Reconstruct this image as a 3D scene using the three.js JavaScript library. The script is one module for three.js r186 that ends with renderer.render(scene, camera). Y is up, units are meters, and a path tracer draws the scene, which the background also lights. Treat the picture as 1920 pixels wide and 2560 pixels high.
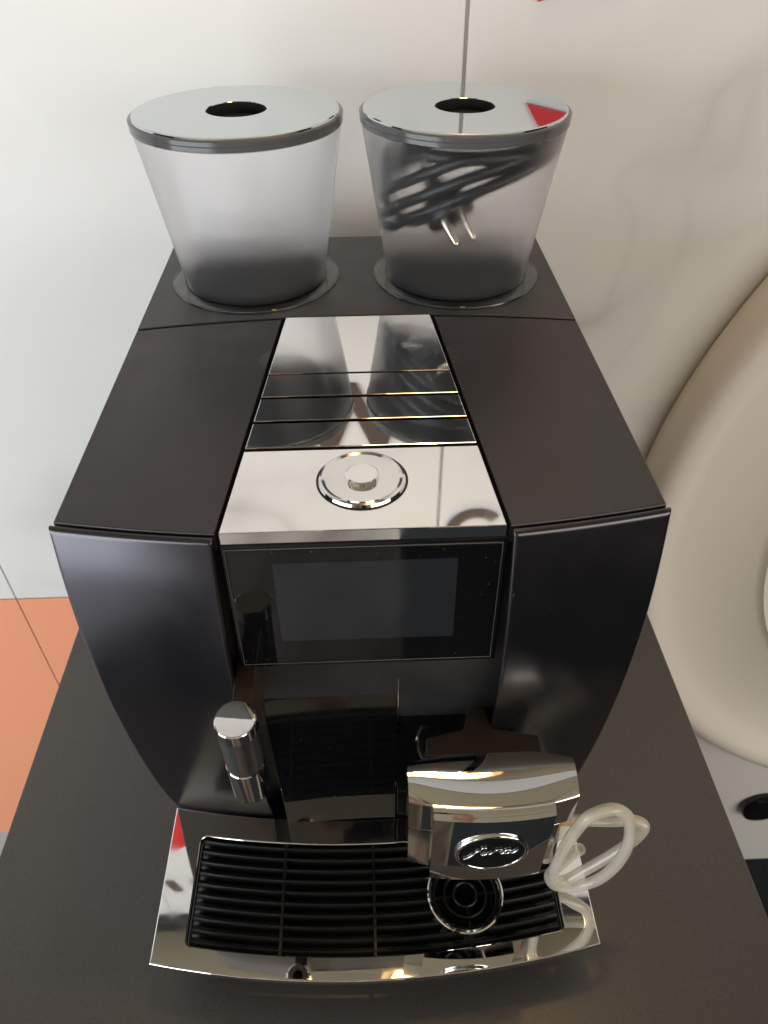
import * as THREE from 'three';
import { RoundedBoxGeometry } from 'three/addons/geometries/RoundedBoxGeometry.js';
import { mergeGeometries, mergeVertices, toCreasedNormals } from 'three/addons/utils/BufferGeometryUtils.js';
import { MarchingCubes } from 'three/addons/objects/MarchingCubes.js';
import { RectAreaLightUniformsLib } from 'three/addons/lights/RectAreaLightUniformsLib.js';

// ---------------------------------------------------------------- camera, light, exposure
const H = 0.388;                      // height of the machine's flat top above the table; shapes below are given with that top at y = 0
const scene = new THREE.Scene();
scene.background = new THREE.Color().setRGB(0.012, 0.0115, 0.011);   // the dim rest of the hall
const camera = new THREE.PerspectiveCamera(69.03, 0.75, 0.02, 40);
{
  const right = new THREE.Vector3(0.9993, -0.0057, 0.0379), up = new THREE.Vector3(0.0293, 0.7488, -0.6621), back = new THREE.Vector3(-0.0246, 0.6627, 0.7484);
  camera.quaternion.setFromRotationMatrix(new THREE.Matrix4().makeBasis(right, up, back));
  camera.position.set(0.0014, 0.2575 + H, 0.2907);
  camera.focus = 0.5; camera.userData.fStop = 14;
}
const renderer = new THREE.WebGLRenderer({ antialias: true });
renderer.setSize(768, 1024);
renderer.toneMapping = THREE.LinearToneMapping;
renderer.toneMappingExposure = 1.07;
renderer.shadowMap.enabled = true;
RectAreaLightUniformsLib.init();
const WINDOW = { x: -2.3, z: 2.1, y: -0.33, w: 3.0, h: 2.0, turn: 0.76, color: new THREE.Color(0.89, 0.95, 1.0), intensity: 5.2 };
const FILL = { x: 2.5, z: 2.7, y: 0.34, w: 3.2, h: 1.6, turn: Math.PI - 0.82, color: new THREE.Color(1.0, 0.92, 0.83), intensity: 3.9 };  // added warm fill light, not a known source in the hall
const DOWN = { x: 0.14, y: 1.18, z: -0.235, color: new THREE.Color(1.0, 0.62, 0.27), intensity: 0.35 };

// ---------------------------------------------------------------- helpers
let seed = 7;
const rnd = () => { seed = (seed * 1664525 + 1013904223) >>> 0; return seed / 4294967296; };
const used = new Map();
function numbered(n) { const k = used.get(n) || 0; used.set(n, k + 1); return k ? `${n}_${String(k).padStart(3, '0')}` : n; }
const O = new Map();
function thing(name, label, category, base, group) {        // base in machine-top coordinates
  const g = new THREE.Group(); g.name = numbered(name); g.position.set(base[0], base[1] + H, base[2]);
  g.userData = { label, category }; if (group) g.userData.group = group;
  scene.add(g); O.set(g, base); return g;
}
function boxUV(geo) {
  const g = geo.index ? geo.toNonIndexed() : geo; if (!g.attributes.normal) g.computeVertexNormals();
  const p = g.attributes.position, n = g.attributes.normal, uv = new Float32Array(p.count * 2);
  for (let i = 0; i < p.count; i += 3) {
    let a = 0, b = 0, c = 0;
    for (let k = 0; k < 3; k++) { a += Math.abs(n.getX(i + k)); b += Math.abs(n.getY(i + k)); c += Math.abs(n.getZ(i + k)); }
    for (let k = 0; k < 3; k++) {
      const x = p.getX(i + k), y = p.getY(i + k), z = p.getZ(i + k);
      const [u, v] = b >= a && b >= c ? [x, z] : c >= a ? [x, y] : [z, y];
      uv[2 * (i + k)] = u; uv[2 * (i + k) + 1] = v;
    }
  }
  g.setAttribute('uv', new THREE.BufferAttribute(uv, 2)); return g;
}
function part(name, geo, mat, parent, label) {              // geometry in machine-top coordinates
  let o = parent; while (o && !O.has(o)) o = o.parent;
  const b = O.get(o); const g = boxUV(geo); g.translate(-b[0], -b[1], -b[2]);
  const m = new THREE.Mesh(g, mat); m.name = name; m.castShadow = m.receiveShadow = true;
  if (label) m.userData.label = label; parent.add(m); return m;
}
function single(name, label, category, geo, mat, kind) {
  geo.computeBoundingBox(); const bb = geo.boundingBox, c = [(bb.min.x + bb.max.x) / 2, bb.min.y, (bb.min.z + bb.max.z) / 2];
  const g = boxUV(geo); g.translate(-c[0], -c[1], -c[2]);
  const m = new THREE.Mesh(g, mat); m.name = numbered(name); m.position.set(c[0], c[1] + H, c[2]); m.castShadow = m.receiveShadow = true;
  m.userData = kind ? { kind, label, category } : { label, category }; scene.add(m); return m;
}
function creased(g, a) { g.scale(1000, 1000, 1000); const r = toCreasedNormals(g, a); r.scale(0.001, 0.001, 0.001); return r; }   // in millimetres: it joins corners closer than 0.01
// outline in plan [x, z] -> slab between y0 and y1
function plan(pts, y0, y1, b = 0.0008, holes = [], seg = 2) {
  const s = new THREE.Shape(pts.map(([x, z]) => new THREE.Vector2(x, -z)));
  for (const h of holes) s.holes.push(new THREE.Path(h.map(([x, z]) => new THREE.Vector2(x, -z))));
  const g = new THREE.ExtrudeGeometry(s, { depth: y1 - y0 - 2 * b, bevelEnabled: b > 0, bevelThickness: b, bevelSize: b, bevelOffset: -b, bevelSegments: seg, curveSegments: 8 });
  g.rotateX(-Math.PI / 2); g.translate(0, y0 + b, 0);
  return creased(g, 0.17);
}
// outline [z, y] pulled along x
function along(pts, x0, x1, b = 0) {
  const s = new THREE.Shape(pts.map(([z, y]) => new THREE.Vector2(-z, y)));
  const g = new THREE.ExtrudeGeometry(s, { depth: x1 - x0 - 2 * b, bevelEnabled: b > 0, bevelThickness: b, bevelSize: b, bevelOffset: -b, bevelSegments: 2 });
  g.rotateY(Math.PI / 2); g.translate(x0 + b, 0, 0); return creased(g, 0.2);
}
// closed loops: front chain + back chain of the same length, lofted over n sections
function loft(n, m, front, back, crease = 0.5) {
  const pos = [], idx = [], L = 2 * m;
  for (let i = 0; i <= n; i++) {
    for (let k = 0; k < m; k++) pos.push(...front(i / n, k / (m - 1)));
    for (let k = m - 1; k >= 0; k--) pos.push(...back(i / n, k / (m - 1)));
  }
  const q = (a, b, c, d) => idx.push(a, b, c, a, c, d);
  for (let i = 0; i < n; i++) for (let k = 0; k < L; k++) { const a = i * L + k, b = i * L + (k + 1) % L; q(a, b, b + L, a + L); }
  for (let k = 0; k < m - 1; k++) {
    q(k, L - 1 - k, L - 2 - k, k + 1);
    const e = n * L; q(e + k, e + k + 1, e + L - 2 - k, e + L - 1 - k);
  }
  let vol = 0; const P3 = (i) => new THREE.Vector3(pos[3 * i], pos[3 * i + 1], pos[3 * i + 2]);
  for (let i = 0; i < idx.length; i += 3) vol += P3(idx[i]).dot(P3(idx[i + 1]).cross(P3(idx[i + 2])));
  if (vol < 0) for (let i = 0; i < idx.length; i += 3) [idx[i], idx[i + 1]] = [idx[i + 1], idx[i]];
  const g = new THREE.BufferGeometry();
  g.setAttribute('position', new THREE.Float32BufferAttribute(pos, 3)); g.setIndex(idx);
  return creased(g, crease);
}
function box(x0, x1, y0, y1, z0, z1, r = 0.0008) {
  const g = new RoundedBoxGeometry(x1 - x0, y1 - y0, z1 - z0, 2, r); g.translate((x0 + x1) / 2, (y0 + y1) / 2, (z0 + z1) / 2); return g;
}
function lathe(pts, x = 0, y = 0, z = 0, n = 96, crease = 0.2) {
  const g = new THREE.LatheGeometry(pts.map(([r, h]) => new THREE.Vector2(r, h)), n); g.translate(x, y, z);
  return creased(g.toNonIndexed(), crease);
}
function tube(pts, r, n = 80, rs = 12, closed = false) {
  return new THREE.TubeGeometry(new THREE.CatmullRomCurve3(pts.map((p) => new THREE.Vector3(...p)), closed, 'centripetal'), n, r, rs, closed);
}
const K = 0.65, bow = (x) => K * (0.0256 - x * x);           // the front of the machine bows towards the middle, seen from above
const range = (a, b, n) => Array.from({ length: n + 1 }, (_, i) => a + (b - a) * i / n);
const lerp = (a, b, t) => a + (b - a) * t;

// ---------------------------------------------------------------- textures
const hash = (x, y, s) => { let h = (x * 374761393 + y * 668265263 + s * 1442695041) | 0; h = Math.imul(h ^ (h >>> 13), 1274126177); return ((h ^ (h >>> 16)) >>> 0) / 4294967296; };
function vnoise(x, y, s, per) {
  const xi = Math.floor(x), yi = Math.floor(y), fx = x - xi, fy = y - yi, u = fx * fx * (3 - 2 * fx), v = fy * fy * (3 - 2 * fy);
  const w = (a) => ((a % per) + per) % per;
  const a = hash(w(xi), w(yi), s), b = hash(w(xi + 1), w(yi), s), c = hash(w(xi), w(yi + 1), s), d = hash(w(xi + 1), w(yi + 1), s);
  return a + (b - a) * u + (c - a) * v + (a - b - c + d) * u * v;
}
function fbm(x, y, s, per, oct = 5) { let t = 0, a = 0.5; for (let i = 0; i < oct; i++) { t += a * vnoise(x, y, s + i, per); x *= 2; y *= 2; per *= 2; a *= 0.5; } return t; }
const enc = (v) => 255 * (v <= 0.0031308 ? v * 12.92 : 1.055 * Math.pow(v, 1 / 2.4) - 0.055);
function texture(n, metres, fn, srgb = true) {               // fn(u, v) in 0..1, tileable, returns linear [r, g, b] or a number
  const d = new Uint8Array(n * n * 4);
  for (let j = 0; j < n; j++) for (let i = 0; i < n; i++) {
    const c = fn(i / n, j / n), k = 4 * (j * n + i);
    for (let q = 0; q < 3; q++) { const v = Math.min(1, Math.max(0, c.length ? c[q] : c)); d[k + q] = Math.round(srgb ? enc(v) : 255 * v); }
    d[k + 3] = 255;
  }
  const t = new THREE.DataTexture(d, n, n); t.wrapS = t.wrapT = THREE.RepeatWrapping; t.magFilter = THREE.LinearFilter; t.minFilter = THREE.LinearFilter;
  if (srgb) t.colorSpace = THREE.SRGBColorSpace;
  t.repeat.set(1 / metres, 1 / metres); t.needsUpdate = true; return t;
}
const marble = texture(1024, 2.1, (u, v) => {
  const wx = fbm(u * 4, v * 4, 11, 4) - 0.5, wy = fbm(u * 4, v * 4, 31, 4) - 0.5;
  const a = u + 0.16 * wx, b = v + 0.16 * wy;
  const r1 = 1 - Math.abs(2 * fbm(a * 3 + b * 3, b * 6 - a * 3, 51, 3, 4) / 0.94 - 1), r2 = 1 - Math.abs(2 * fbm(a * 8, b * 8, 71, 8, 4) / 0.94 - 1);
  const mask = Math.max(0, fbm(u * 5, v * 5, 91, 5, 3) * 1.15 - 0.42) * 3, blot = Math.max(0, fbm(u * 9, v * 9, 97, 9, 4) - 0.56) * 2.2;
  const vein = 0.55 * Math.pow(r1, 9) * mask + 0.3 * Math.pow(r2, 14) * mask + 0.45 * blot * mask, cloud = fbm(u * 3, v * 3, 13, 3, 4) - 0.47;
  const k = Math.min(0.7, vein * 1.3), base = 1 - 0.07 * cloud;
  return [lerp(0.76 * base, 0.42, k), lerp(0.745 * base, 0.40, k), lerp(0.715 * base, 0.375, k)];
});
marble.offset.set(0.31, 0.17);
const grain = texture(512, 0.11, (u, v) => { const f = vnoise(u * 190, v * 190, 3, 190), c = fbm(u * 14, v * 14, 5, 14, 3); return 0.55 + 0.75 * (f - 0.5) + 0.35 * (c - 0.44); }, false);
const grainMap = texture(512, 0.11, (u, v) => { const f = vnoise(u * 190, v * 190, 3, 190), k = 0.066 * (0.8 + 0.5 * f); return [k * 1.06, k, k * 0.98]; });
const smooth = (base, spread, s, m, n = 512) => texture(n, m, (u, v) => base + spread * (fbm(u * 9, v * 9, s, 9, 5) - 0.47) * 2, false);
function dusty(n, metres, base, count, s, lo = 0.05, hi = 0.5) {
  const specks = new Float32Array(n * n); seed = s;
  for (let i = 0; i < count; i++) {
    const x = rnd() * n, y = rnd() * n, big = rnd() < 0.04, r = big ? 1.1 + rnd() * 0.8 : 0.6 + rnd() * 0.9, a = lo + (hi - lo) * Math.pow(rnd(), 3), tilt = rnd() * 6.28, el = big ? 2 + 2 * rnd() : 1;
    for (let dy = -8; dy <= 8; dy++) for (let dx = -8; dx <= 8; dx++) {
      const p = dx * Math.cos(tilt) + dy * Math.sin(tilt), q = dy * Math.cos(tilt) - dx * Math.sin(tilt), w = Math.max(0, 1 - Math.hypot(p / (r * el), q / r));
      if (w > 0) { const k = (((y + dy) | 0) + n) % n * n + (((x + dx) | 0) + n) % n; specks[k] = Math.max(specks[k], a * Math.min(1, 2 * w)); }
    }
  }
  return texture(n, metres, (u, v) => { const k = specks[((v * n) | 0) * n + ((u * n) | 0)]; return base.map((c) => lerp(c, 0.75, k)); });
}
const dustGlass = dusty(1024, 0.16, [0.0035, 0.0035, 0.004], 360, 21, 0.1, 0.75);
const dustShell = dusty(1024, 0.24, [0.004, 0.0038, 0.0046], 300, 33, 0.03, 0.25), dustPanel = dusty(1024, 0.24, [0.0105, 0.0095, 0.0112], 200, 39, 0.02, 0.12);
const dustBlack = dusty(1024, 0.12, [0.006, 0.006, 0.0065], 900, 45, 0.03, 0.3);
const smudge = smooth(0.055, 0.05, 17, 0.13), chromeRough = smooth(0.035, 0.035, 27, 0.09), satinRough = smooth(0.24, 0.04, 37, 0.2), panelRough = smooth(0.43, 0.07, 57, 0.16);

// ---------------------------------------------------------------- materials
const S = (o) => new THREE.MeshStandardMaterial(o), P = (o) => new THREE.MeshPhysicalMaterial(o), rgb = (r, g, b) => new THREE.Color().setRGB(r, g, b);
const M = {
  chrome: S({ color: rgb(0.86, 0.85, 0.84), metalness: 1, roughness: 1, roughnessMap: chromeRough }),
  dial: S({ color: rgb(0.8, 0.79, 0.78), metalness: 1, roughness: 0.09 }),
  darkChrome: S({ color: rgb(0.55, 0.55, 0.56), metalness: 1, roughness: 0.1 }),
  satinChrome: S({ color: rgb(0.34, 0.33, 0.33), metalness: 1, roughness: 0.3 }),
  pin: S({ color: rgb(0.75, 0.70, 0.60), metalness: 1, roughness: 0.25 }),
  glass: P({ map: dustGlass, roughness: 1, roughnessMap: smudge, clearcoat: 0, ior: 1.52 }),
  display: S({ color: rgb(0.0155, 0.017, 0.0195), roughness: 0.1 }),
  shell: P({ map: dustShell, roughness: 1, roughnessMap: satinRough, ior: 1.75, specularColor: rgb(0.96, 0.90, 1.0) }),
  panel: P({ map: dustPanel, roughness: 1, roughnessMap: panelRough, ior: 1.62, specularColor: rgb(1.0, 0.94, 1.0) }),
  deck: P({ color: rgb(0.0125, 0.0122, 0.013), roughness: 1, roughnessMap: panelRough, ior: 1.7 }),
  notch: P({ color: rgb(0.012, 0.012, 0.0125), roughness: 0.3, ior: 1.8 }),
  lid: S({ color: rgb(0.60, 0.655, 0.69), metalness: 1, roughness: 1, roughnessMap: chromeRough }),
  collar: P({ color: rgb(0.02, 0.02, 0.021), roughness: 0.16, clearcoat: 0.6, clearcoatRoughness: 0.05 }),
  black: S({ map: dustBlack, roughness: 0.38 }),
  dark: S({ color: rgb(0.004, 0.004, 0.004), roughness: 0.7 }),
  glintGold: S({ color: rgb(0.85, 0.56, 0.2), metalness: 1, roughness: 0.3 }),  // gold of the lamp glints painted on the hopper collars
  brown: S({ color: rgb(0.036, 0.024, 0.018), roughness: 0.36 }),
  gloss: S({ color: rgb(0.006, 0.006, 0.0065), roughness: 0.12 }),
  frost: P({ color: rgb(0.965, 0.96, 1.0), roughness: 0.42, transmission: 0.98, thickness: 0.0023, ior: 1.22, transparent: true, opacity: 0.68, specularIntensity: 0.3 }),
  clear: P({ color: rgb(0.98, 0.975, 0.99), roughness: 0.2, transmission: 1, thickness: 0.0023, ior: 1.22, transparent: true, opacity: 0.5 }),
  flange: P({ color: rgb(0.17, 0.165, 0.17), roughness: 0.14, transmission: 0.5, thickness: 0.002, ior: 1.4 }),
  lidCore: S({ color: rgb(0.09, 0.088, 0.09), roughness: 0.4 }),
  cable: S({ color: rgb(0.008, 0.008, 0.008), roughness: 0.45 }),
  hose: P({ color: rgb(0.93, 0.91, 0.85), roughness: 0.16, transmission: 0.68, thickness: 0, ior: 1.42 }),
  wall: S({ map: marble, roughness: 0.45 }),
  orange: S({ color: rgb(0.87, 0.35, 0.19), roughness: 0.5 }),
  joint: S({ color: rgb(0.12, 0.11, 0.1), roughness: 0.7 }),
  cream: P({ color: rgb(0.82, 0.775, 0.70), roughness: 0.4 }),
  table: P({ map: grainMap, roughness: 0.33, ior: 1.6, bumpMap: grain, bumpScale: 0.00008 }),
  carpet: S({ map: texture(256, 0.3, (u, v) => { const f = fbm(u * 60, v * 60, 9, 60, 3); return [0.003 + 0.014 * f * f, 0.007 + 0.022 * f * f, 0.009 + 0.026 * f * f]; }), roughness: 0.95 }),
  ceiling: S({ color: rgb(0.31, 0.265, 0.175), roughness: 0.8 }),
  trim: S({ color: rgb(0.02, 0.02, 0.022), roughness: 0.5 }),
  letter: S({ color: rgb(0.085, 0.06, 0.05), roughness: 0.5 }),
  red: S({ color: rgb(0.60, 0.012, 0.02), roughness: 0.45 }),
  skirting: S({ color: rgb(0.42, 0.40, 0.38), roughness: 0.6 }),
  paleFloor: S({ color: rgb(0.34, 0.33, 0.35), roughness: 0.35 }),
  plaster: S({ color: rgb(0.62, 0.60, 0.57), roughness: 0.8 }),
};
const glow = (c, k) => S({ color: rgb(0, 0, 0), emissive: c, emissiveIntensity: k, roughness: 0.6 });

// ---------------------------------------------------------------- the setting
const WZ = -0.47, FLOOR = -1.575, TOP = 1.1, CEIL = 1.19;
single('floor', 'dark teal carpet floor around the black stand', 'floor', plan([[-1.15, WZ - 0.1], [2.9, WZ - 0.1], [2.9, 4.8], [-2.0, 4.8]], FLOOR - 0.05, FLOOR, 0.001), M.carpet, 'structure');
single('pale_floor', 'pale polished floor strip along the window on the left', 'floor', plan([[-3.1, WZ - 0.1], [-1.154, WZ - 0.1], [-2.004, 4.8], [-3.1, 4.8]], FLOOR - 0.05, FLOOR + 0.002, 0.001), M.paleFloor, 'structure');
{
  const w = thing('wall', 'white marble panelled wall with thin joints behind the coffee machine', 'wall', [0, FLOOR, WZ]);
  w.userData.kind = 'structure';
  const t = 0.04;
  const slab = (x0, x1, y0, y1, m, n) => part(n, box(x0, x1, y0, y1, WZ - t, WZ, 0.0016), m, w);
  slab(-3.1, -0.5198, -0.5665, TOP, M.wall, 'wall_panel'); slab(-0.5185, 0.1, -0.5665, TOP, M.wall, 'wall_panel');
  slab(0.1032, 2.9, FLOOR, TOP, M.wall, 'wall_panel');
  slab(-3.1, -0.5198, -1.29, -0.5685, M.orange, 'orange_panel'); slab(-0.5185, 0.1, -1.29, -0.5685, M.orange, 'orange_panel');
  part('skirting', box(-3.1, 0.1, FLOOR, -1.292, WZ - t, WZ - 0.004, 0.001), M.skirting, w);
  part('joint_backing', box(-3.1, 2.9, FLOOR, TOP, WZ - 0.06, WZ - 0.02, 0.001), M.joint, w);
  part('joint_strip', box(0.1002, 0.103, FLOOR, TOP, WZ - 0.03, WZ - 0.0025, 0.0005), S({ color: rgb(0.45, 0.44, 0.42), metalness: 0.6, roughness: 0.35 }), w);
  part('joint_strip', box(-0.5197, -0.5186, FLOOR + 0.33, TOP, WZ - 0.03, WZ - 0.0016, 0.0003), M.skirting, w);
  part('top_trim', box(-3.1, 2.9, TOP, TOP + 0.06, WZ - 0.06, WZ + 0.02, 0.002), M.trim, w);
}
{
  const c = thing('ceiling', 'tan slatted ceiling above the marble wall', 'ceiling', [0, CEIL, 1]); c.userData.kind = 'structure';
  const edges = [-0.53, -0.075, 0.22, 0.75, 1.3, 1.85, 2.4, 2.95, 3.5, 4.05, 4.6];
  for (let i = 0; i < 10; i++) part('ceiling_board', box(-3.1, 2.9, CEIL, CEIL + 0.03, edges[i] + 0.004, edges[i + 1] - 0.004, 0.003), i === 1 ? M.plaster : M.ceiling, c, i === 1 ? 'white ceiling board' : undefined);
  part('ceiling_backing', box(-3.1, 2.9, CEIL + 0.035, CEIL + 0.06, -0.53, 4.6, 0.002), M.trim, c);
}
{
  const c = lathe([[0, 0.022], [0.05, 0.022], [0.43, 0.02], [0.505, 0.022], [0.514, 0.026], [0.518, 0.03], [0.522, 0.026], [0.53, 0.022], [0.60, 0.018], [0.645, 0.02], [0.665, 0.032], [0.68, 0.047], [0.695, 0.053], [0.71, 0.05], [0.72, 0.038], [0.724, 0.02], [0.724, 0]], 0, 0, 0, 160, 1.2);
  c.rotateX(Math.PI / 2); c.translate(1.087, -0.423, WZ + 0.002);
  single('wall_disc', 'huge round cream dish with a raised rim mounted on the marble wall', 'wall decoration', c, M.cream);
  const d = lathe([[0, 0.02], [0.034, 0.02], [0.042, 0.017], [0.045, 0.01], [0.045, 0]], 0, 0, 0, 48, 0.8);
  d.rotateX(Math.PI / 2); d.translate(0.838, -1.292, WZ + 0.002);
  single('black_plaque', 'small round black plaque low on the marble wall under the cream dish', 'wall plaque', d, M.gloss);
}
// lettering and red emblems on the wall: mostly above the frame, seen in the chrome
function flat(pts, name, label, category, m, holes = []) {
  const s = new THREE.Shape(pts.map((p) => new THREE.Vector2(...p))); for (const h of holes) s.holes.push(new THREE.Path(h.map((p) => new THREE.Vector2(...p))));
  const g = new THREE.ExtrudeGeometry(s, { depth: 0.004, bevelEnabled: false, curveSegments: 12 }); g.translate(0, 0, WZ + 0.001);
  return single(name, label, category, creased(g, 0.5), m);
}
flat([[-0.083, 0.19], [-0.069, 0.19], [-0.0415, 0.268], [-0.0165, 0.205], [-0.006, 0.205], [0.0195, 0.2655], [0.047, 0.19], [0.062, 0.19], [0.0275, 0.2957], [0.0145, 0.2957], [-0.0105, 0.236], [-0.0345, 0.2957], [-0.049, 0.2957]], 'wall_letter', 'dark brown pointed letter on the wall, mirrored between the two hoppers', 'letter', M.letter);
{
  const arc = (r, a0, a1, n) => range(a0, a1, n).map((a) => [0.154 + r * Math.cos(a), 0.4565 + r * Math.sin(a)]);
  flat([...arc(0.0415, 0.75, 5.53, 40), ...arc(0.0275, 5.53, 0.75, 40)], 'wall_letter', 'dark brown rounded letter on the wall, mirrored in the plate under the dial', 'letter', M.letter);
}
flat([[0.1605, 0.162], [0.2011, 0.1712], [0.24, 0.178], [0.262, 0.29], [0.235, 0.262], [0.1734, 0.1807]], 'wall_emblem', 'red pointed emblem whose tip shows at the top edge right of the joint', 'emblem', M.red);
flat([[-0.46, 0.575], [-0.36, 0.56], [-0.37, 0.68], [-0.44, 0.735], [-0.47, 0.72]], 'wall_emblem', 'red emblem high on the left wall, mirrored in the drip tray corner', 'emblem', M.red);
for (let i = 0; i < 5; i++) flat([[-0.62 + i * 0.06, 0.9], [-0.60 + i * 0.06, 0.9], [-0.585 + i * 0.06, 0.955], [-0.605 + i * 0.06, 0.955]], 'wall_letter', ['first', 'second', 'third', 'fourth', 'fifth'][i] + ' slanted brown stroke from the left, high on the left wall', 'letter', M.letter).userData.group = 'brown lettering high on the left wall';

// window on the left, added warm fill panel at the front right, warm downlight
for (const [w, name, label, category, pane] of [[WINDOW, 'window', 'tall daylight window to the front left of the machine', 'window', 'window_pane'], [FILL, 'warm_fill_panel', 'added warm fill light panel to the front right of the machine', 'display wall', 'fill_pane']]) {
  const t = thing(name, label, category, [0, w.y - w.h / 2, 0]);
  const n = 3, step = w.w / n, hw2 = w.w / 2, b = w.y - w.h / 2, e = w.y + w.h / 2;
  for (let i = 0; i < n; i++) part(pane, box(-0.03, -0.02, b, e, -hw2 + i * step + 0.01, -hw2 + (i + 1) * step - 0.01, 0.001), glow(w.color, 0.6), t);
  const f = [box(-0.04, -0.004, b - 0.06, b - 0.001, -hw2 - 0.06, hw2 + 0.06, 0.002), box(-0.04, -0.004, e + 0.001, e + 0.06, -hw2 - 0.06, hw2 + 0.06, 0.002)];
  for (const s of [-1, 1]) f.push(box(-0.04, -0.004, b, e, s * (hw2 + 0.03) - 0.028, s * (hw2 + 0.03) + 0.028, 0.002));
  part('pane_frame', mergeGeometries(f.map((g) => (g.index ? g.toNonIndexed() : g))), M.plaster, t);
  t.position.x = w.x; t.position.z = w.z; t.rotation.y = w.turn;
  const l = new THREE.RectAreaLight(w.color, w.intensity, w.w, w.h), nx = Math.cos(w.turn), nz = -Math.sin(w.turn);
  l.position.set(w.x + 0.002 * nx, w.y + H, w.z + 0.002 * nz); l.lookAt(w.x + nx, w.y + H, w.z + nz); l.name = name + '_light'; scene.add(l);
}
{
  const d = DOWN, t = thing('downlight', 'round warm lamp under the ceiling above the machine', 'downlight', [d.x, d.y, d.z]);
  part('lamp_ring', lathe([[0.146, -0.125], [0.149, -0.125], [0.149, 0.004], [0.146, 0.004], [0.146, -0.125]], d.x, d.y, d.z, 64), M.trim, t);
  part('lamp_diffuser', lathe([[0, -0.021], [0.1, -0.020], [0.140, -0.014], [0.140, -0.004]], d.x, d.y, d.z, 64), glow(d.color, 7), t);
  part('bulb', lathe([[0, -0.040], [0.012, -0.038], [0.022, -0.028], [0.024, -0.020]], d.x, d.y, d.z, 32), glow(d.color, 60), t);
  const l = new THREE.SpotLight(d.color, d.intensity, 0, 0.9, 0.7, 2); l.position.set(d.x, d.y - 0.055 + H, d.z); l.target.position.set(d.x - 0.05, 0, d.z + 0.3); l.shadow.radius = 1.5; l.castShadow = true; l.name = 'downlight_spot'; scene.add(l, l.target);
}

// ---------------------------------------------------------------- table
{
  const t = thing('table', 'dark brown laminate stand with a wide flat top under the coffee machine', 'table', [0, FLOOR, -0.01]);
  part('table_top', box(-0.3225, 0.3165, -H - 0.028, -H, -0.462, 0.150, 0.0012), M.table, t);
  part('cabinet', box(-0.311, 0.305, FLOOR, -H - 0.029, -0.45, 0.139, 0.002), M.table, t);
}

// ---------------------------------------------------------------- coffee machine
const cm = thing('coffee_machine', 'black and chrome coffee machine with two frosted bean hoppers', 'coffee machine', [0, -H, -0.13]);
const prof = (() => {                                        // side profile of the front: z over depth below the top
  const c = new THREE.CatmullRomCurve3([[0, 0.0045], [0.035, 0.0112], [0.07, 0.0152], [0.11, 0.0163], [0.145, 0.0148], [0.21, 0.0085], [0.28, -0.003], [0.325, -0.0138], [0.37, -0.027], [0.425, -0.046]].map(([a, b]) => new THREE.Vector3(a, b, 0)));
  const s = c.getPoints(300);
  return (y) => { const d = -y; let i = 0; while (i < 299 && s[i + 1].x < d) i++; const t = (d - s[i].x) / (s[i + 1].x - s[i].x); return lerp(s[i].y, s[i + 1].y, t); };
})();
// body behind the shells
part('housing', along([[-0.372, -0.0135], ...range(-0.0135, -0.378, 20).map((y) => [prof(y) - 0.0045, y]), [-0.372, -0.378]], -0.158, 0.158, 0.001), M.deck, cm);
for (const [x, z] of [[-0.13, -0.34], [0.13, -0.34], [-0.13, -0.08], [0.13, -0.08]]) part('foot', lathe([[0, -H], [0.012, -H], [0.013, -0.3775], [0, -0.3775]], x, 0, z, 24), M.dark, cm);
const rear = (x) => -0.2055 - 0.56 * (0.0256 - x * x), inner = (z) => lerp(0.0758, 0.0562, (z - 0.0138) / (-0.2182 - 0.0138));
for (const s of [-1, 1]) {
  const pts = [];
  for (const x of range(0.0756, 0.16, 10)) pts.push([s * x, bow(x)]);
  for (const x of range(0.16, 0.0564, 10)) pts.push([s * x, rear(x)]);
  part('top_panel', plan(pts, -0.012, 0, 0.0007), M.panel, cm, s < 0 ? 'left matte black top panel' : 'right matte black top panel');
  // thin disc let into the panel beside the chrome bars
  part('finger_notch', plan(range(-Math.PI / 2, Math.PI / 2, 20).map((a) => [s * (inner(-0.160 + 0.0105 * Math.sin(a)) + 0.0004 + 0.0062 * Math.cos(a)), -0.160 + 0.0105 * Math.sin(a)]), -0.002, 0.0003, 0.0002), M.notch, cm);
  // front shell
  const th = 0.003;
  const X = (u, v) => s * lerp(lerp(0.0765, 0.0812, v), 0.1618, u), Y = (v) => lerp(-0.0012, -0.381, v);
  const U = [0, 0.004, 0.012, ...range(0.03, 0.97, 24), 0.988, 0.996, 1], D = (u) => Math.min(1, Math.sqrt(Math.min(u, 1 - u) / 0.012));
  const V = [0, 0.0015, 0.004, ...range(0.008, 1, 48)], DV = (v) => Math.min(1, Math.sqrt(v / 0.004));
  const n = U.length - 1, m = V.length, pick = (a, t) => a[Math.round(t * (a.length - 1))];
  const f = (uu, vv) => { const u = pick(U, s < 0 ? 1 - uu : uu), v = pick(V, vv), x = X(u, v), y = Y(v); return [x, y, prof(y) + bow(x) - 0.0011 * (1 - D(u) * DV(v))]; };
  const b = (uu, vv) => { const u = pick(U, s < 0 ? 1 - uu : uu), v = pick(V, vv), x = X(u, v), y = Y(v); return [x, y, prof(y) + bow(x) - th]; };
  part('side_shell', loft(n, m, f, b, 0.7), M.shell, cm, s < 0 ? 'left curved black front shell' : 'right curved black front shell');
}
// hopper deck at the rear
{
  const pts = []; for (const x of range(-0.16, 0.16, 24)) pts.push([x, rear(x) - 0.0022]);
  pts.push([0.16, -0.374], [-0.16, -0.374]);
  part('hopper_deck', plan(pts, -0.03, 0.0002, 0.0007), M.deck, cm);
}
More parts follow.
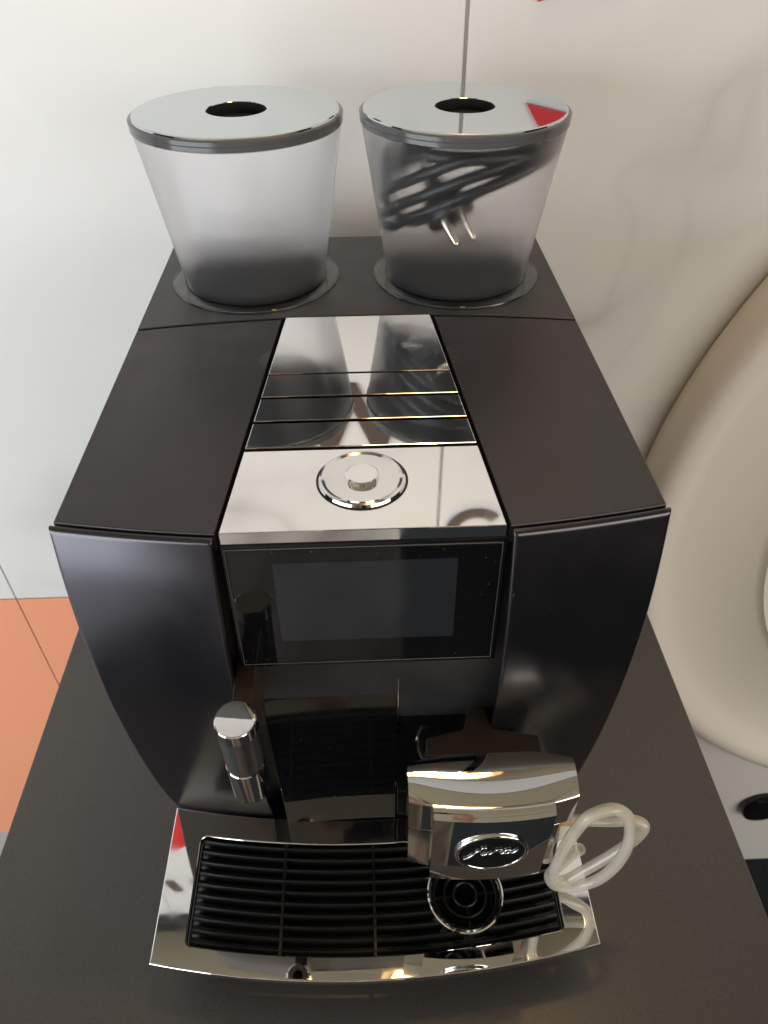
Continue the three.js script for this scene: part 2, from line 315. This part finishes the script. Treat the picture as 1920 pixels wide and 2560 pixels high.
// chrome plates down the middle
const hw = (z) => lerp(0.0732, 0.0533, (z - 0.0133) / (-0.2202 - 0.0133));
function plate(name, z0, z1, y1, tilt, th = 0.006) {
  const g = plan([[-hw(z1), z1], [hw(z1), z1], [hw(z0), z0], [-hw(z0), z0]], y1 - th, y1, 0.0005);
  g.translate(0, -y1, -(z0 + z1) / 2); g.rotateX(tilt); g.translate(0, y1, (z0 + z1) / 2);
  return part(name, g, M.chrome, cm);
}
plate('chrome_plate', -0.2196, -0.1400, 0.0006, 0);
plate('chrome_bar', -0.1390, -0.1125, 0.0004, -0.006); plate('chrome_bar', -0.1105, -0.0856, 0.0004, -0.010); plate('chrome_bar', -0.0836, -0.0582, 0.0004, -0.012);
plate('dial_plate', -0.0553, 0.0133, 0.0006, 0, 0.0082);
{
  const d = part('dial', lathe([[0.0085, 0.0016], [0.0205, 0.0016], [0.0222, 0.0022], [0.0236, 0.0018], [0.0242, 0.0004], [0.0242, -0.001]], 0, 0.0008, -0.0265, 240, 0.2), M.dial, cm);
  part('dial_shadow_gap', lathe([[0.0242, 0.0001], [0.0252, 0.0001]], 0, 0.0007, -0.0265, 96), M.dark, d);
  part('dial_knob', lathe([[0, 0.0046], [0.0084, 0.0046], [0.0091, 0.0041], [0.0093, 0.0016]], 0, 0.0008, -0.0265, 64, 0.2), M.chrome, d);
}
// bean hoppers
const cableAt = [];
for (const s of [-1, 1]) {
  const x = s < 0 ? -0.0815 : 0.0803, z = -0.294;
  const h = new THREE.Group(); h.name = 'bean_hopper'; h.userData.label = s < 0 ? 'empty left frosted bean hopper' : 'right frosted bean hopper holding a black cable'; cm.add(h);
  part('collar', lathe([[0.0570, 0.0003], [0.0570, 0.0010], [0.0640, 0.0010], [0.0652, 0.0006], [0.0658, 0.0012], [0.0666, 0.0012], [0.0670, 0.0003]], x, 0, z, 128, 0.2), M.collar, cm);
  const g = mergeGeometries([lathe([[0.0557, 0.001], [0.0739, 0.1130]], x, 0.001, z, 128), lathe([[0.0739, 0.1130], [0.0716, 0.1130], [0.0534, 0.001], [0.0557, 0.001]], x, 0.001, z, 128)], true);
  part('frosted_cup', g, [M.frost, M.clear], h);
  part('hopper_floor', lathe([[0, 0.0015], [0.02, 0.002], [0.0525, 0.006], [0.053, 0.0015]], x, 0.001, z, 64), M.dark, h);
  const f = [[0.0705, 0.1145]]; for (let i = 0; i < 2; i++) f.push([0.0746 + i * 0.0002, 0.1147 + i * 0.0034], [0.0750 + i * 0.0002, 0.1151 + i * 0.0034], [0.0750 + i * 0.0002, 0.1177 + i * 0.0034]); f.push([0.0738, 0.1218], [0.0705, 0.1218], [0.0705, 0.1145]);
  const lid = part('lid', lathe([[0.0212, 0.1205], [0.0212, 0.1226], [0.0218, 0.1231], [0.0715, 0.1231], [0.0726, 0.1226], [0.0729, 0.1218], [0.0729, 0.1208]], x, 0, z, 128, 0.2), M.lid, h);
  part('lid_rim', lathe(f, x, 0, z, 128, 0.2), M.flange, h);
  part('glint_mark', box(s < 0 ? -0.0644 : 0.0770, s < 0 ? -0.0608 : 0.0806, 0.0006, 0.0017, s < 0 ? -0.2314 : -0.2292, s < 0 ? -0.2298 : -0.2276, 0.0003), M.glintGold, h);  // small gold block standing in for a lamp glint on the collar
  part('lid_core', lathe([[0.0212, 0.1228], [0.0208, 0.1228], [0.0208, 0.1155], [0, 0.1155], [0, 0.1142], [0.0698, 0.1142], [0.0698, 0.1203], [0.0212, 0.1204]], x, 0, z, 96, 0.2), M.dark, h);
  if (s > 0) cableAt.push(x, z);
}
// screen module, leaning a little forward at its foot
{
  const d = new THREE.Vector3(0, -0.0955, 0.006).normalize(), nrm = new THREE.Vector3(0, 0.006, 0.0955).normalize(), m4 = new THREE.Matrix4().makeBasis(new THREE.Vector3(1, 0, 0), d.clone().negate(), nrm); m4.setPosition(0, -0.0084, 0.0125);
  const slab = (x0, x1, y0, y1, z0, z1, r) => box(x0, x1, y0, y1, z0, z1, r).applyMatrix4(m4);
  const sm = part('screen_module', slab(-0.0752, 0.0758, -0.0957, 0, -0.022, 0, 0.0014), M.gloss, cm);
  part('screen_glass', slab(-0.0722, 0.0724, -0.0918, -0.0036, -0.0006, 0.0009, 0.0006), M.glass, sm);
  const rim = 0.0005, gx0 = -0.0722, gx1 = 0.0724, gy0 = -0.0918, gy1 = -0.0036;
  const edgeGlint = [slab(gx0 - rim, gx1 + rim, gy1, gy1 + rim, -0.001, 0.0006, 0.0001), slab(gx0 - rim, gx1 + rim, gy0 - rim, gy0, -0.001, 0.0006, 0.0001), slab(gx0 - rim, gx0, gy0, gy1, -0.001, 0.0005, 0.0001), slab(gx1, gx1 + rim, gy0, gy1, -0.001, 0.0005, 0.0001)];
  part('glass_edge_glint', mergeGeometries(edgeGlint.map((g) => (g.index ? g.toNonIndexed() : g))), S({ color: rgb(0.12, 0.11, 0.095), roughness: 0.4 }), sm);  // pale bars put the light caught on the glass edge into colour
  part('display', slab(-0.0487, 0.0496, -0.0725, -0.0128, 0.0006, 0.0011, 0.0002), M.display, sm, 'dark switched-off touch display');
}
// recessed gloss front under the screen
{
  const zf = (y) => lerp(0.012, 0.0028, (y + 0.1) / (-0.328 + 0.1));
  part('front_panel', along([[zf(-0.1) - 0.012, -0.1], [zf(-0.1), -0.1], [zf(-0.375), -0.375], [zf(-0.375) - 0.012, -0.375]], -0.0690, 0.0185, 0.0007), M.glass, cm);
  part('spout_track', along([[zf(-0.1) - 0.014, -0.1], [zf(-0.1) - 0.0012, -0.1], [zf(-0.375) - 0.0012, -0.375], [zf(-0.375) - 0.014, -0.375]], 0.0193, 0.0772, 0.0006), M.glass, cm);
  part('track_edge', along([[zf(-0.13) - 0.002, -0.13], [zf(-0.13) + 0.0004, -0.13], [zf(-0.2) + 0.0004, -0.2], [zf(-0.2) - 0.002, -0.2]], 0.0186, 0.0192, 0), M.chrome, cm);
}
// hot milk and water spout on the left
{
  const x = -0.0717, z = 0.0628;
  const sp = part('hot_water_spout', lathe([[0, -0.131], [0.0108, -0.131], [0.0110, -0.0985], [0, -0.0985]], x, 0, z, 64), M.satinChrome, cm);
  const cap = lathe([[0.0112, -0.0982], [0.0115, -0.0978], [0.0115, -0.0896], [0.0112, -0.0890], [0.0107, -0.0888], [0, -0.0888]], 0, 0, 0, 96);
  for (let i = 0, p = cap.attributes.position; i < p.count; i++) if (p.getY(i) > -0.094) p.setY(i, p.getY(i) - p.getZ(i) * 0.045);
  cap.computeVertexNormals(); cap.translate(x, 0, z);
  part('spout_cap', creased(cap, 0.2), M.chrome, sp);
  part('spout_tip', lathe([[0.0045, -0.135], [0.0045, -0.1625], [0.0092, -0.1625], [0.0105, -0.1612], [0.0109, -0.1600], [0.0112, -0.1320], [0.0108, -0.1312], [0, -0.1312]], x, 0, z, 64), M.chrome, sp);
  part('spout_arm', box(-0.0776, -0.0660, -0.138, -0.1015, 0.0, 0.057, 0.0009), M.brown, sp);
}
// coffee spout on the right
{
  const xc = 0.0747, hwid = 0.0522, kf = 2.64;
  const arm = part('spout_carrier', plan([[0.0655, 0.002], [0.0757, 0.002], [0.0757, 0.008], [0.0768, 0.014], [0.0799, 0.0255], [0.1082, 0.0312], [0.1082, 0.0435], [0.0358, 0.0435], [0.0358, 0.0307], [0.048, 0.0277], [0.0604, 0.0253], [0.0640, 0.014], [0.0655, 0.008]], -0.21, -0.1672, 0.0008), M.brown, cm);
  const mk = (y0, y1, x0, x1, inset, crown) => loft(28, 41, (u, k) => {
    const x = lerp(x0, x1, u), e = (x - xc), zf = 0.0769 - inset - kf * e * e, zb = 0.0402 + kf * e * e;
    // bottom back -> bottom front -> up the front
    const t = k; if (t < 0.35) return [x, y0, lerp(zb, zf - 0.001, t / 0.35)];
    return [x, lerp(y0 + 0.001, y1 - crown - 0.0007, (t - 0.35) / 0.65), zf];
  }, (u, k) => {
    const x = lerp(x0, x1, u), e = (x - xc), zf = 0.0769 - inset - kf * e * e, zb = 0.0402 + kf * e * e, t = k;
    if (t < 0.25) return [x, lerp(y0 + 0.001, y1 - 0.0008, t / 0.25), zb];
    const q = (t - 0.25) / 0.75; return [x, y1 - crown * Math.pow(q, 2.3), lerp(zb + 0.0006, zf - 0.0006, q)];
  }, 0.45);
  const body = part('coffee_spout', mk(-0.2058, -0.1672, xc - hwid, xc + hwid, 0, 0.0066), M.chrome, cm);
  part('spout_skirt', mk(-0.2585, -0.2064, xc - 0.0518, xc + 0.0445, 0.0008, 0), M.darkChrome, body);
  // badge plate
  const pz = (x) => 0.0842 - 2.0 * (x - 0.0735) ** 2;
  const pl = part('badge_plate', loft(24, 16, (u, k) => {
    const x = lerp(0.0366, 0.1104, u), t = k * 15; if (t <= 8) return [x, lerp(-0.2545, -0.1742, t / 8), pz(x)];
    const q = (t - 8) / 7; return [x, -0.1742 + 0.0036 * Math.sin(q * Math.PI / 2), lerp(pz(x) - 0.0003, pz(x) - 0.0078, q)];
  }, (u, k) => { const x = lerp(0.0366, 0.1104, u); return [x, lerp(-0.2545, -0.1710, k), pz(x) - 0.0082]; }, 0.4), M.chrome, body);
  for (const s of [-1, 1]) part('nozzle', lathe([[0.003, -0.262], [0.003, -0.268], [0.0098, -0.268], [0.0108, -0.266], [0.0108, -0.258], [0, -0.258]], 0.0705 + s * 0.017, 0, 0.064, 40, 0.2), M.pin, body);
  // oval emblem with raised script
  const ex = 0.0742, ey = -0.2135, ez = 0.0843;
  const ring = new THREE.TorusGeometry(0.0220, 0.0014, 14, 72); ring.translate(ex, ey, ez);
  const em = part('emblem_ring', ring, M.chrome, pl);
  const disc = new THREE.CylinderGeometry(0.0212, 0.0212, 0.0012, 64); disc.rotateX(Math.PI / 2); disc.translate(ex, ey, ez + 0.0002);
  part('emblem_field', disc, M.gloss, pl);
  const px = ([a, b]) => [0.0568 + (a - 545) * 0.0000717, -0.2187 - (b - 1440) * 0.000152, ez + 0.0013];
  const strokes = [[[545, 1442], [585, 1430], [622, 1408], [648, 1384], [664, 1374], [688, 1371]], [[692, 1356], [704, 1348], [724, 1348], [734, 1353]],
    [[694, 1408], [706, 1392], [716, 1376]], [[694, 1408], [716, 1412], [744, 1400], [760, 1376]], [[760, 1376], [752, 1400], [768, 1406], [790, 1392]],
    [[790, 1404], [802, 1388], [812, 1370]], [[802, 1388], [830, 1370], [864, 1366], [868, 1376]], [[868, 1374], [856, 1396], [876, 1404], [894, 1396]],
    [[948, 1374], [920, 1372], [898, 1386], [900, 1402], [926, 1402], [950, 1384], [958, 1370]], [[958, 1370], [946, 1394], [964, 1402], [1000, 1384], [1016, 1366]]];
  const word = strokes.map((s) => tube(s.map(px), 0.0006, 24, 8).toNonIndexed());
  part('emblem_script', mergeGeometries(word), M.chrome, pl, 'raised chrome script reading jura');
}
// drip tray
const zt = (x, c) => c - K * x * x;                           // every cross line of the tray bows like the front
{
  const outer = [], hole = [];
  for (const x of range(-0.1612, 0.1612, 32)) outer.push([x, zt(x, 0.1188)]);
  for (const x of range(0.1612, -0.1612, 32)) outer.push([x, zt(x, 0.0032)]);
  const arc = (cx, cz, r, a0, a1) => range(a0, a1, 10).map((a) => [cx + r * Math.cos(a), cz + r * Math.sin(a)]);
  const hx = 0.1372, r = 0.0045, zf = (x) => zt(x, 0.1028), zb = (x) => zt(x, 0.0232);
  hole.push(...arc(hx - r, zf(hx - r) - r, r, 0, Math.PI / 2));
  for (const x of range(hx - r - 0.004, -hx + r + 0.004, 26)) hole.push([x, zf(x)]);
  hole.push(...arc(-hx + r, zf(hx - r) - r, r, Math.PI / 2, Math.PI), ...arc(-hx + r, zb(hx - r) + r, r, Math.PI, 1.5 * Math.PI));
  for (const x of range(-hx + r + 0.004, hx - r - 0.004, 26)) hole.push([x, zb(x)]);
  hole.push(...arc(hx - r, zb(hx - r) + r, r, 1.5 * Math.PI, 2 * Math.PI));
  const tray = part('drip_tray', plan(outer, -0.3365, -0.33, 0.0011, [hole], 4), M.chrome, cm);
  const body = [], well = [];
  for (const x of range(-0.137, 0.137, 24)) body.push([x, zt(x, 0.0995)]);
  for (const x of range(0.137, -0.137, 24)) body.push([x, zt(x, 0.004)]);
  for (const x of range(-0.1345, 0.1345, 24)) well.push([x, zt(x, 0.0975)]);
  for (const x of range(0.1345, -0.1345, 24)) well.push([x, zt(x, 0.0218)]);
  part('tray_bin', plan(body, -0.383, -0.3368, 0.001, [well]), M.gloss, tray);
  part('tray_floor', plan(well, -0.374, -0.369, 0.0005), M.dark, tray);
  // grille: louvres leaning back, ribs below, round strainer insert
  const sx = 0.0678, sz = 0.0635, sr = 0.0275;
  for (let i = 0; i < 10; i++) {
    const zc = 0.0298 + (i - 0.4) * 0.00815;
    const runs = [[-0.1348, 0.1342]], zAt = zt(sx, zc);
    if (Math.abs(zAt + 0.002 - sz) < sr) { const half = Math.sqrt(sr * sr - (zAt + 0.002 - sz) ** 2); runs.length = 0; runs.push([-0.1348, sx - half], [sx + half, 0.1342]); }
    const strips = runs.map(([x0, x1]) => loft(Math.max(6, Math.round((x1 - x0) * 90)), 5, (u, k) => { const x = lerp(x0, x1, u), e = Math.min(1, Math.min(x + 0.1348, 0.1342 - x) / 0.002); const t = k; return [x, -0.3312 - 0.0105 * t - 0.0006 * (1 - e), zt(x, zc) + 0.0004 + 0.0062 * t + (t === 0 ? -0.0003 : 0)]; },
      (u, k) => { const x = lerp(x0, x1, u); return [x, -0.3313 - 0.0105 * k, zt(x, zc) - 0.0007 + 0.0058 * k]; }, 0.5));
    for (const g of strips) part('louvre', g, M.black, tray);
  }
  for (const x of [-0.0692, -0.0006, 0.0686]) {
    const z0 = zt(x, 0.0215), z1 = zt(x, 0.1035), gs = x > 0.05 ? [box(x - 0.0011, x + 0.0011, -0.346, -0.3318, sz + sr, z1, 0.0003), box(x - 0.0011, x + 0.0011, -0.346, -0.3318, z0, sz - sr, 0.0003)] : [box(x - 0.0011, x + 0.0011, -0.346, -0.3316, z0, z1, 0.0003)];
    for (const g of gs) part('grille_rib', g, M.black, tray);
  }
  const st = part('strainer', lathe([[0.0252, -0.345], [0.0252, -0.3292], [0.0259, -0.3283], [0.0275, -0.3283], [0.0285, -0.329], [0.0287, -0.332], [0.0282, -0.345]], sx, 0, sz, 96, 0.2), M.chrome, cm);
  for (const r2 of [0.0236, 0.0158, 0.0086]) part('strainer_ring', lathe([[r2 - 0.0009, -0.345], [r2 - 0.0009, -0.3305], [r2 - 0.0004, -0.3300], [r2 + 0.0004, -0.3300], [r2 + 0.0009, -0.3305], [r2 + 0.0009, -0.345]], sx, r2 < 0.01 ? 0 : -0.0008, sz, 72, 0.6), M.black, st);
  for (let i = 0; i < 4; i++) { const g = box(0.0092, 0.0252, -0.345, -0.3318, -0.0006, 0.0006, 0.0003); g.rotateY(i * Math.PI / 2 + 0.06); g.translate(sx, 0, sz); part('strainer_spoke', g, M.black, st); }
}
// ---------------------------------------------------------------- milk hose
{
  const t = thing('milk_hose', 'looped translucent milky hose hanging off the coffee spout', 'hose', [0.152, -0.33, 0.063]);
  const a = [[0.1247, -0.2345, 0.055], [0.1367, -0.2361, 0.055], [0.1613, -0.2397, 0.055], [0.1797, -0.2390, 0.056], [0.1857, -0.2424, 0.058], [0.1830, -0.2540, 0.060], [0.1719, -0.2755, 0.061], [0.1550, -0.2990, 0.062], [0.1418, -0.3150, 0.063], [0.1333, -0.3108, 0.065], [0.1284, -0.2894, 0.067], [0.1281, -0.2613, 0.069], [0.1307, -0.2218, 0.071], [0.1378, -0.1977, 0.071], [0.1514, -0.1943, 0.069], [0.1627, -0.2049, 0.068], [0.1688, -0.2222, 0.068], [0.1722, -0.2487, 0.069], [0.1696, -0.2802, 0.069], [0.1602, -0.3061, 0.068], [0.1458, -0.3190, 0.066], [0.1345, -0.3220, 0.063], [0.1300, -0.3130, 0.060], [0.1365, -0.2985, 0.058], [0.1409, -0.2830, 0.059], [0.1445, -0.2651, 0.062]];
  const r = 0.0040;
  part('hose_tube', tube(a, r, 240, 16), M.hose, t);
  part('hose_bore', tube(a, r * 0.5, 240, 10), M.hose, t);
  const e = new THREE.Vector3(...a[a.length - 1]), d = e.clone().sub(new THREE.Vector3(...a[a.length - 2])).normalize();
  const cap = new THREE.RingGeometry(r * 0.5, r, 32); cap.lookAt(d); cap.translate(e.x, e.y, e.z); part('hose_end', cap, M.hose, t);
  part('hose_elbow', tube([[0.1325, -0.2358, 0.056], [0.1276, -0.2449, 0.058], [0.1216, -0.2509, 0.060], [0.1202, -0.2618, 0.061], [0.1214, -0.2760, 0.062]], 0.0050, 40, 14), M.hose, t);
  const c = new THREE.CylinderGeometry(0.0046, 0.0046, 0.016, 24); c.rotateZ(Math.PI / 2); c.translate(0.1265, -0.2345, 0.0548);
  part('hose_connector', c, P({ color: rgb(0.72, 0.45, 0.28), roughness: 0.2, transmission: 0.3, thickness: 0 }), t);
}
// ---------------------------------------------------------------- power cable in the right hopper
{
  const [cx, cz] = cableAt, t = thing('power_cable', 'coiled black power cable with a two pin plug inside the right hopper', 'cable', [cx, 0.006, cz]);
  const pts = []; seed = 77;
  const turns = 4.6, N = 180, way = new THREE.CatmullRomCurve3([[-180, 0.090], [-130, 0.066], [-85, 0.044], [-45, 0.062], [0, 0.084], [45, 0.096], [90, 0.098], [135, 0.098], [180, 0.090]].map(([a, y]) => new THREE.Vector3(a, y * 1000, 0)));
  const offs = [[0.010, 0, 0], [0.019, -10, 0.0015], [0.001, 6, 0], [0.022, -34, 0.005], [0.012, 34, 0.004], [0.010, 0, 0]];   // lift, turn, inset of each loop
  for (let i = 0; i <= N; i++) {
    const w = i / N * turns, k = Math.floor(w), p = way.getPoint(w - k), e = Math.min(1, Math.max(0, (w - k - 0.72) / 0.28)), m = e * e * (3 - 2 * e), o = offs[k].map((v, q) => lerp(v, offs[k + 1][q], m));
    const a = (p.x + o[1]) * Math.PI / 180, y = Math.min(p.y / 1000 + o[0], 0.105), r = 0.0557 + y * 0.159 - 0.0078 - o[2];
    pts.push([cx + r * Math.sin(a), y, cz + r * Math.cos(a)]);
  }
  const plug = new THREE.Vector3(0.0690, 0.0635, -0.2475), dir = new THREE.Vector3(0.45, -0.70, 0.55).normalize();
  const tail = plug.clone().addScaledVector(dir, -0.036);
  pts.push([cx + 0.012, 0.094, cz - 0.020], [tail.x - 0.004, tail.y + 0.012, tail.z - 0.006], [tail.x, tail.y, tail.z]);
  part('cord', tube(pts, 0.0039, 700, 10), M.cable, t);
  const q = new THREE.Quaternion().setFromUnitVectors(new THREE.Vector3(0, 1, 0), dir);
  const place = (g, off = new THREE.Vector3()) => g.applyQuaternion(q).translate(plug.x + off.x, plug.y + off.y, plug.z + off.z);
  part('plug', place(lathe([[0, -0.036], [0.005, -0.036], [0.0068, -0.026], [0.014, -0.014], [0.0175, -0.005], [0.0175, 0.001], [0.0165, 0.0025], [0, 0.0025]], 0, 0, 0, 32, 0.6)), M.cable, t);
  for (const s of [-1, 1]) { const off = new THREE.Vector3(0.0014, 0.0053, -0.0078).projectOnPlane(dir).normalize().multiplyScalar(s * 0.0088); part('plug_pin', place(lathe([[0.0027, 0.002], [0.0027, 0.0200], [0.0018, 0.0218], [0, 0.0222]], 0, 0, 0, 20, 0.6), off), M.pin, t); }
}

// ---------------------------------------------------------------- the person taking the photograph, seen as a faint reflection in the dark glass
function flesh(bones, lo, hi, n, k = 0.03) {
  const mc = new MarchingCubes(n, M.dark, false, false, 200000), half = n / 2, c = lo.map((a, i) => (a + hi[i]) / 2), e = lo.map((a, i) => (hi[i] - a) / 2);
  mc.isolation = 0;
  const B = bones.map(([a, b, r0, r1, sx = 1]) => { const d = b.map((v, i) => v - a[i]); return { a, d, L: Math.max(1e-9, d[0] ** 2 + d[1] ** 2 + d[2] ** 2), r0, r1, sx }; });
  for (let z = 0; z < n; z++) for (let y = 0; y < n; y++) for (let x = 0; x < n; x++) {
    const p = [c[0] + e[0] * (x - half) / half, c[1] + e[1] * (y - half) / half, c[2] + e[2] * (z - half) / half]; let sum = 0;
    for (const { a, d, L, r0, r1, sx } of B) {
      const q0 = p[0] - a[0], q1 = p[1] - a[1], q2 = p[2] - a[2], t = Math.min(1, Math.max(0, (q0 * d[0] + q1 * d[1] + q2 * d[2]) / L));
      const ds = Math.hypot((q0 - t * d[0]) / sx, q1 - t * d[1], q2 - t * d[2]) - (r0 + (r1 - r0) * t);
      if (ds < 0.5) sum += Math.exp(-ds / k * 2);
    }
    mc.field[x + y * n + z * n * n] = sum > 0 ? Math.log(sum) * k / 2 : -0.5;
  }
  mc.update();
  const g = new THREE.BufferGeometry(), v = new Float32Array(mc.count * 3);
  for (let i = 0; i < mc.count; i++) for (let j = 0; j < 3; j++) v[3 * i + j] = c[j] + e[j] * mc.positionArray[3 * i + j];
  g.setAttribute('position', new THREE.BufferAttribute(v, 3));
  const w = mergeVertices(g, 1e-5); w.computeVertexNormals(); return w;
}
{
  const X = -0.135, Z = 0.64;
  const t = thing('person', 'person in a light grey shirt and beige trousers holding up a phone before the machine', 'person', [X, FLOOR, Z]);
  const hips = [], arm = [], legs = [], fing = [];
  for (const s of [-1, 1]) {
    const sh = [X + s * 0.19, -0.20, Z], el = [X + s * 0.25, -0.17, Z - 0.14], wr = [0.0 + s * 0.10, 0.17, 0.47], hip = [X + s * 0.095, -0.76, Z], kn = [X + s * 0.11, -1.16, Z - 0.02], an = [X + s * 0.11, -1.54, Z + 0.02];
    arm.push([sh, el, 0.05, 0.042], [el, wr, 0.04, 0.027]); legs.push([hip, kn, 0.085, 0.056], [kn, an, 0.056, 0.036], [an, [an[0] + s * 0.02, FLOOR + 0.03, Z - 0.16], 0.04, 0.03]);
    const palm = [s * 0.088, 0.225, 0.435]; arm.push([wr, palm, 0.027, 0.03]);
    for (let f = 0; f < 4; f++) { const b = [s * 0.088, 0.20 + 0.02 * f, 0.425 - 0.018 * f], m = [s * 0.075, b[1] + 0.018, b[2] - 0.018], tip = [s * (0.048 - 0.003 * Math.abs(f - 1)), b[1] + 0.018, b[2] - 0.012]; fing.push([b, m, 0.0095, 0.009], [m, tip, 0.009, 0.0075]); }
    fing.push([[s * 0.09, 0.20, 0.45], [s * 0.065, 0.245, 0.445], 0.011, 0.0095], [[s * 0.065, 0.245, 0.445], [s * 0.038, 0.265, 0.435], 0.0095, 0.008]);
    hips.push([[X + s * 0.085, -0.70, Z], [X + s * 0.112, -1.12, Z - 0.015], 0.108, 0.088], [[X + s * 0.112, -1.12, Z - 0.015], [X + s * 0.114, -1.50, Z + 0.02], 0.088, 0.075]);
  }
  const skin = S({ color: rgb(0.5, 0.3, 0.22), roughness: 0.55 });
  const body = flesh([[[X, -0.68, Z], [X, -0.30, Z + 0.01], 0.125, 0.12, 1.3], [[X, -0.22, Z], [X, -0.06, Z - 0.01], 0.055, 0.05], [[X, 0.0, Z - 0.02], [X, 0.045, Z - 0.01], 0.078, 0.088], [[X, -0.045, Z - 0.055], [X, -0.03, Z - 0.06], 0.045, 0.05], [[X, -0.005, Z - 0.10], [X, -0.02, Z - 0.108], 0.012, 0.014], ...arm, ...legs], [X - 0.5, FLOOR - 0.05, 0.30], [X + 0.5, 0.25, 1.1], 96, 0.02);
  const b = part('body', body, skin, t);
  part('hand', flesh(fing, [-0.16, 0.12, 0.32], [0.16, 0.34, 0.52], 72, 0.006), skin, b);
  const folds = (g, k) => { const p = g.attributes.position; for (let i = 0; i < p.count; i++) { const x = p.getX(i), y = p.getY(i), w = k * (Math.sin(34 * (y + 0.5 * x) + 5 * Math.sin(7 * x)) + 0.7 * Math.sin(61 * (x - 0.35 * y) + 3 * Math.sin(9 * y))); p.setZ(i, p.getZ(i) - w); } g.computeVertexNormals(); return g; };
  part('shirt', folds(flesh([[[X, -0.58, Z - 0.005], [X, -0.30, Z + 0.005], 0.145, 0.14, 1.32], [[X - 0.17, -0.2, Z], [X + 0.17, -0.2, Z], 0.075, 0.075], ...[-1, 1].map((s) => [[X + s * 0.19, -0.20, Z], [X + s * 0.225, -0.145, Z - 0.15], 0.072, 0.066])], [X - 0.4, -0.95, Z - 0.35], [X + 0.4, 0.0, Z + 0.3], 80, 0.03), 0.006), S({ color: rgb(0.82, 0.84, 0.86), roughness: 0.85 }), t);
  part('trousers', folds(flesh(hips, [X - 0.36, -1.66, Z - 0.25], [X + 0.36, -0.55, Z + 0.25], 80, 0.03), 0.004), S({ color: rgb(0.36, 0.32, 0.26), roughness: 0.85 }), t);
  part('hair', flesh([[[X, 0.055, Z + 0.015], [X, 0.07, Z - 0.01], 0.092, 0.088], [[X, -0.02, Z + 0.035], [X, 0.05, Z + 0.03], 0.07, 0.088]], [X - 0.15, -0.12, Z - 0.13], [X + 0.15, 0.2, Z + 0.17], 40, 0.02), S({ color: rgb(0.03, 0.02, 0.015), roughness: 0.6 }), t);
  const q = camera.quaternion, ph = new RoundedBoxGeometry(0.15, 0.075, 0.008, 3, 0.004); ph.rotateZ(0); ph.applyQuaternion(q); const off = new THREE.Vector3(0.045, 0, 0.16).applyQuaternion(q);
  ph.translate(0.0014 + off.x * 0.4, 0.2575 + off.y, 0.2907 + off.z);
  single('phone', 'dark phone held up in both hands in front of the machine', 'phone', ph, M.gloss);
}

renderer.render(scene, camera);
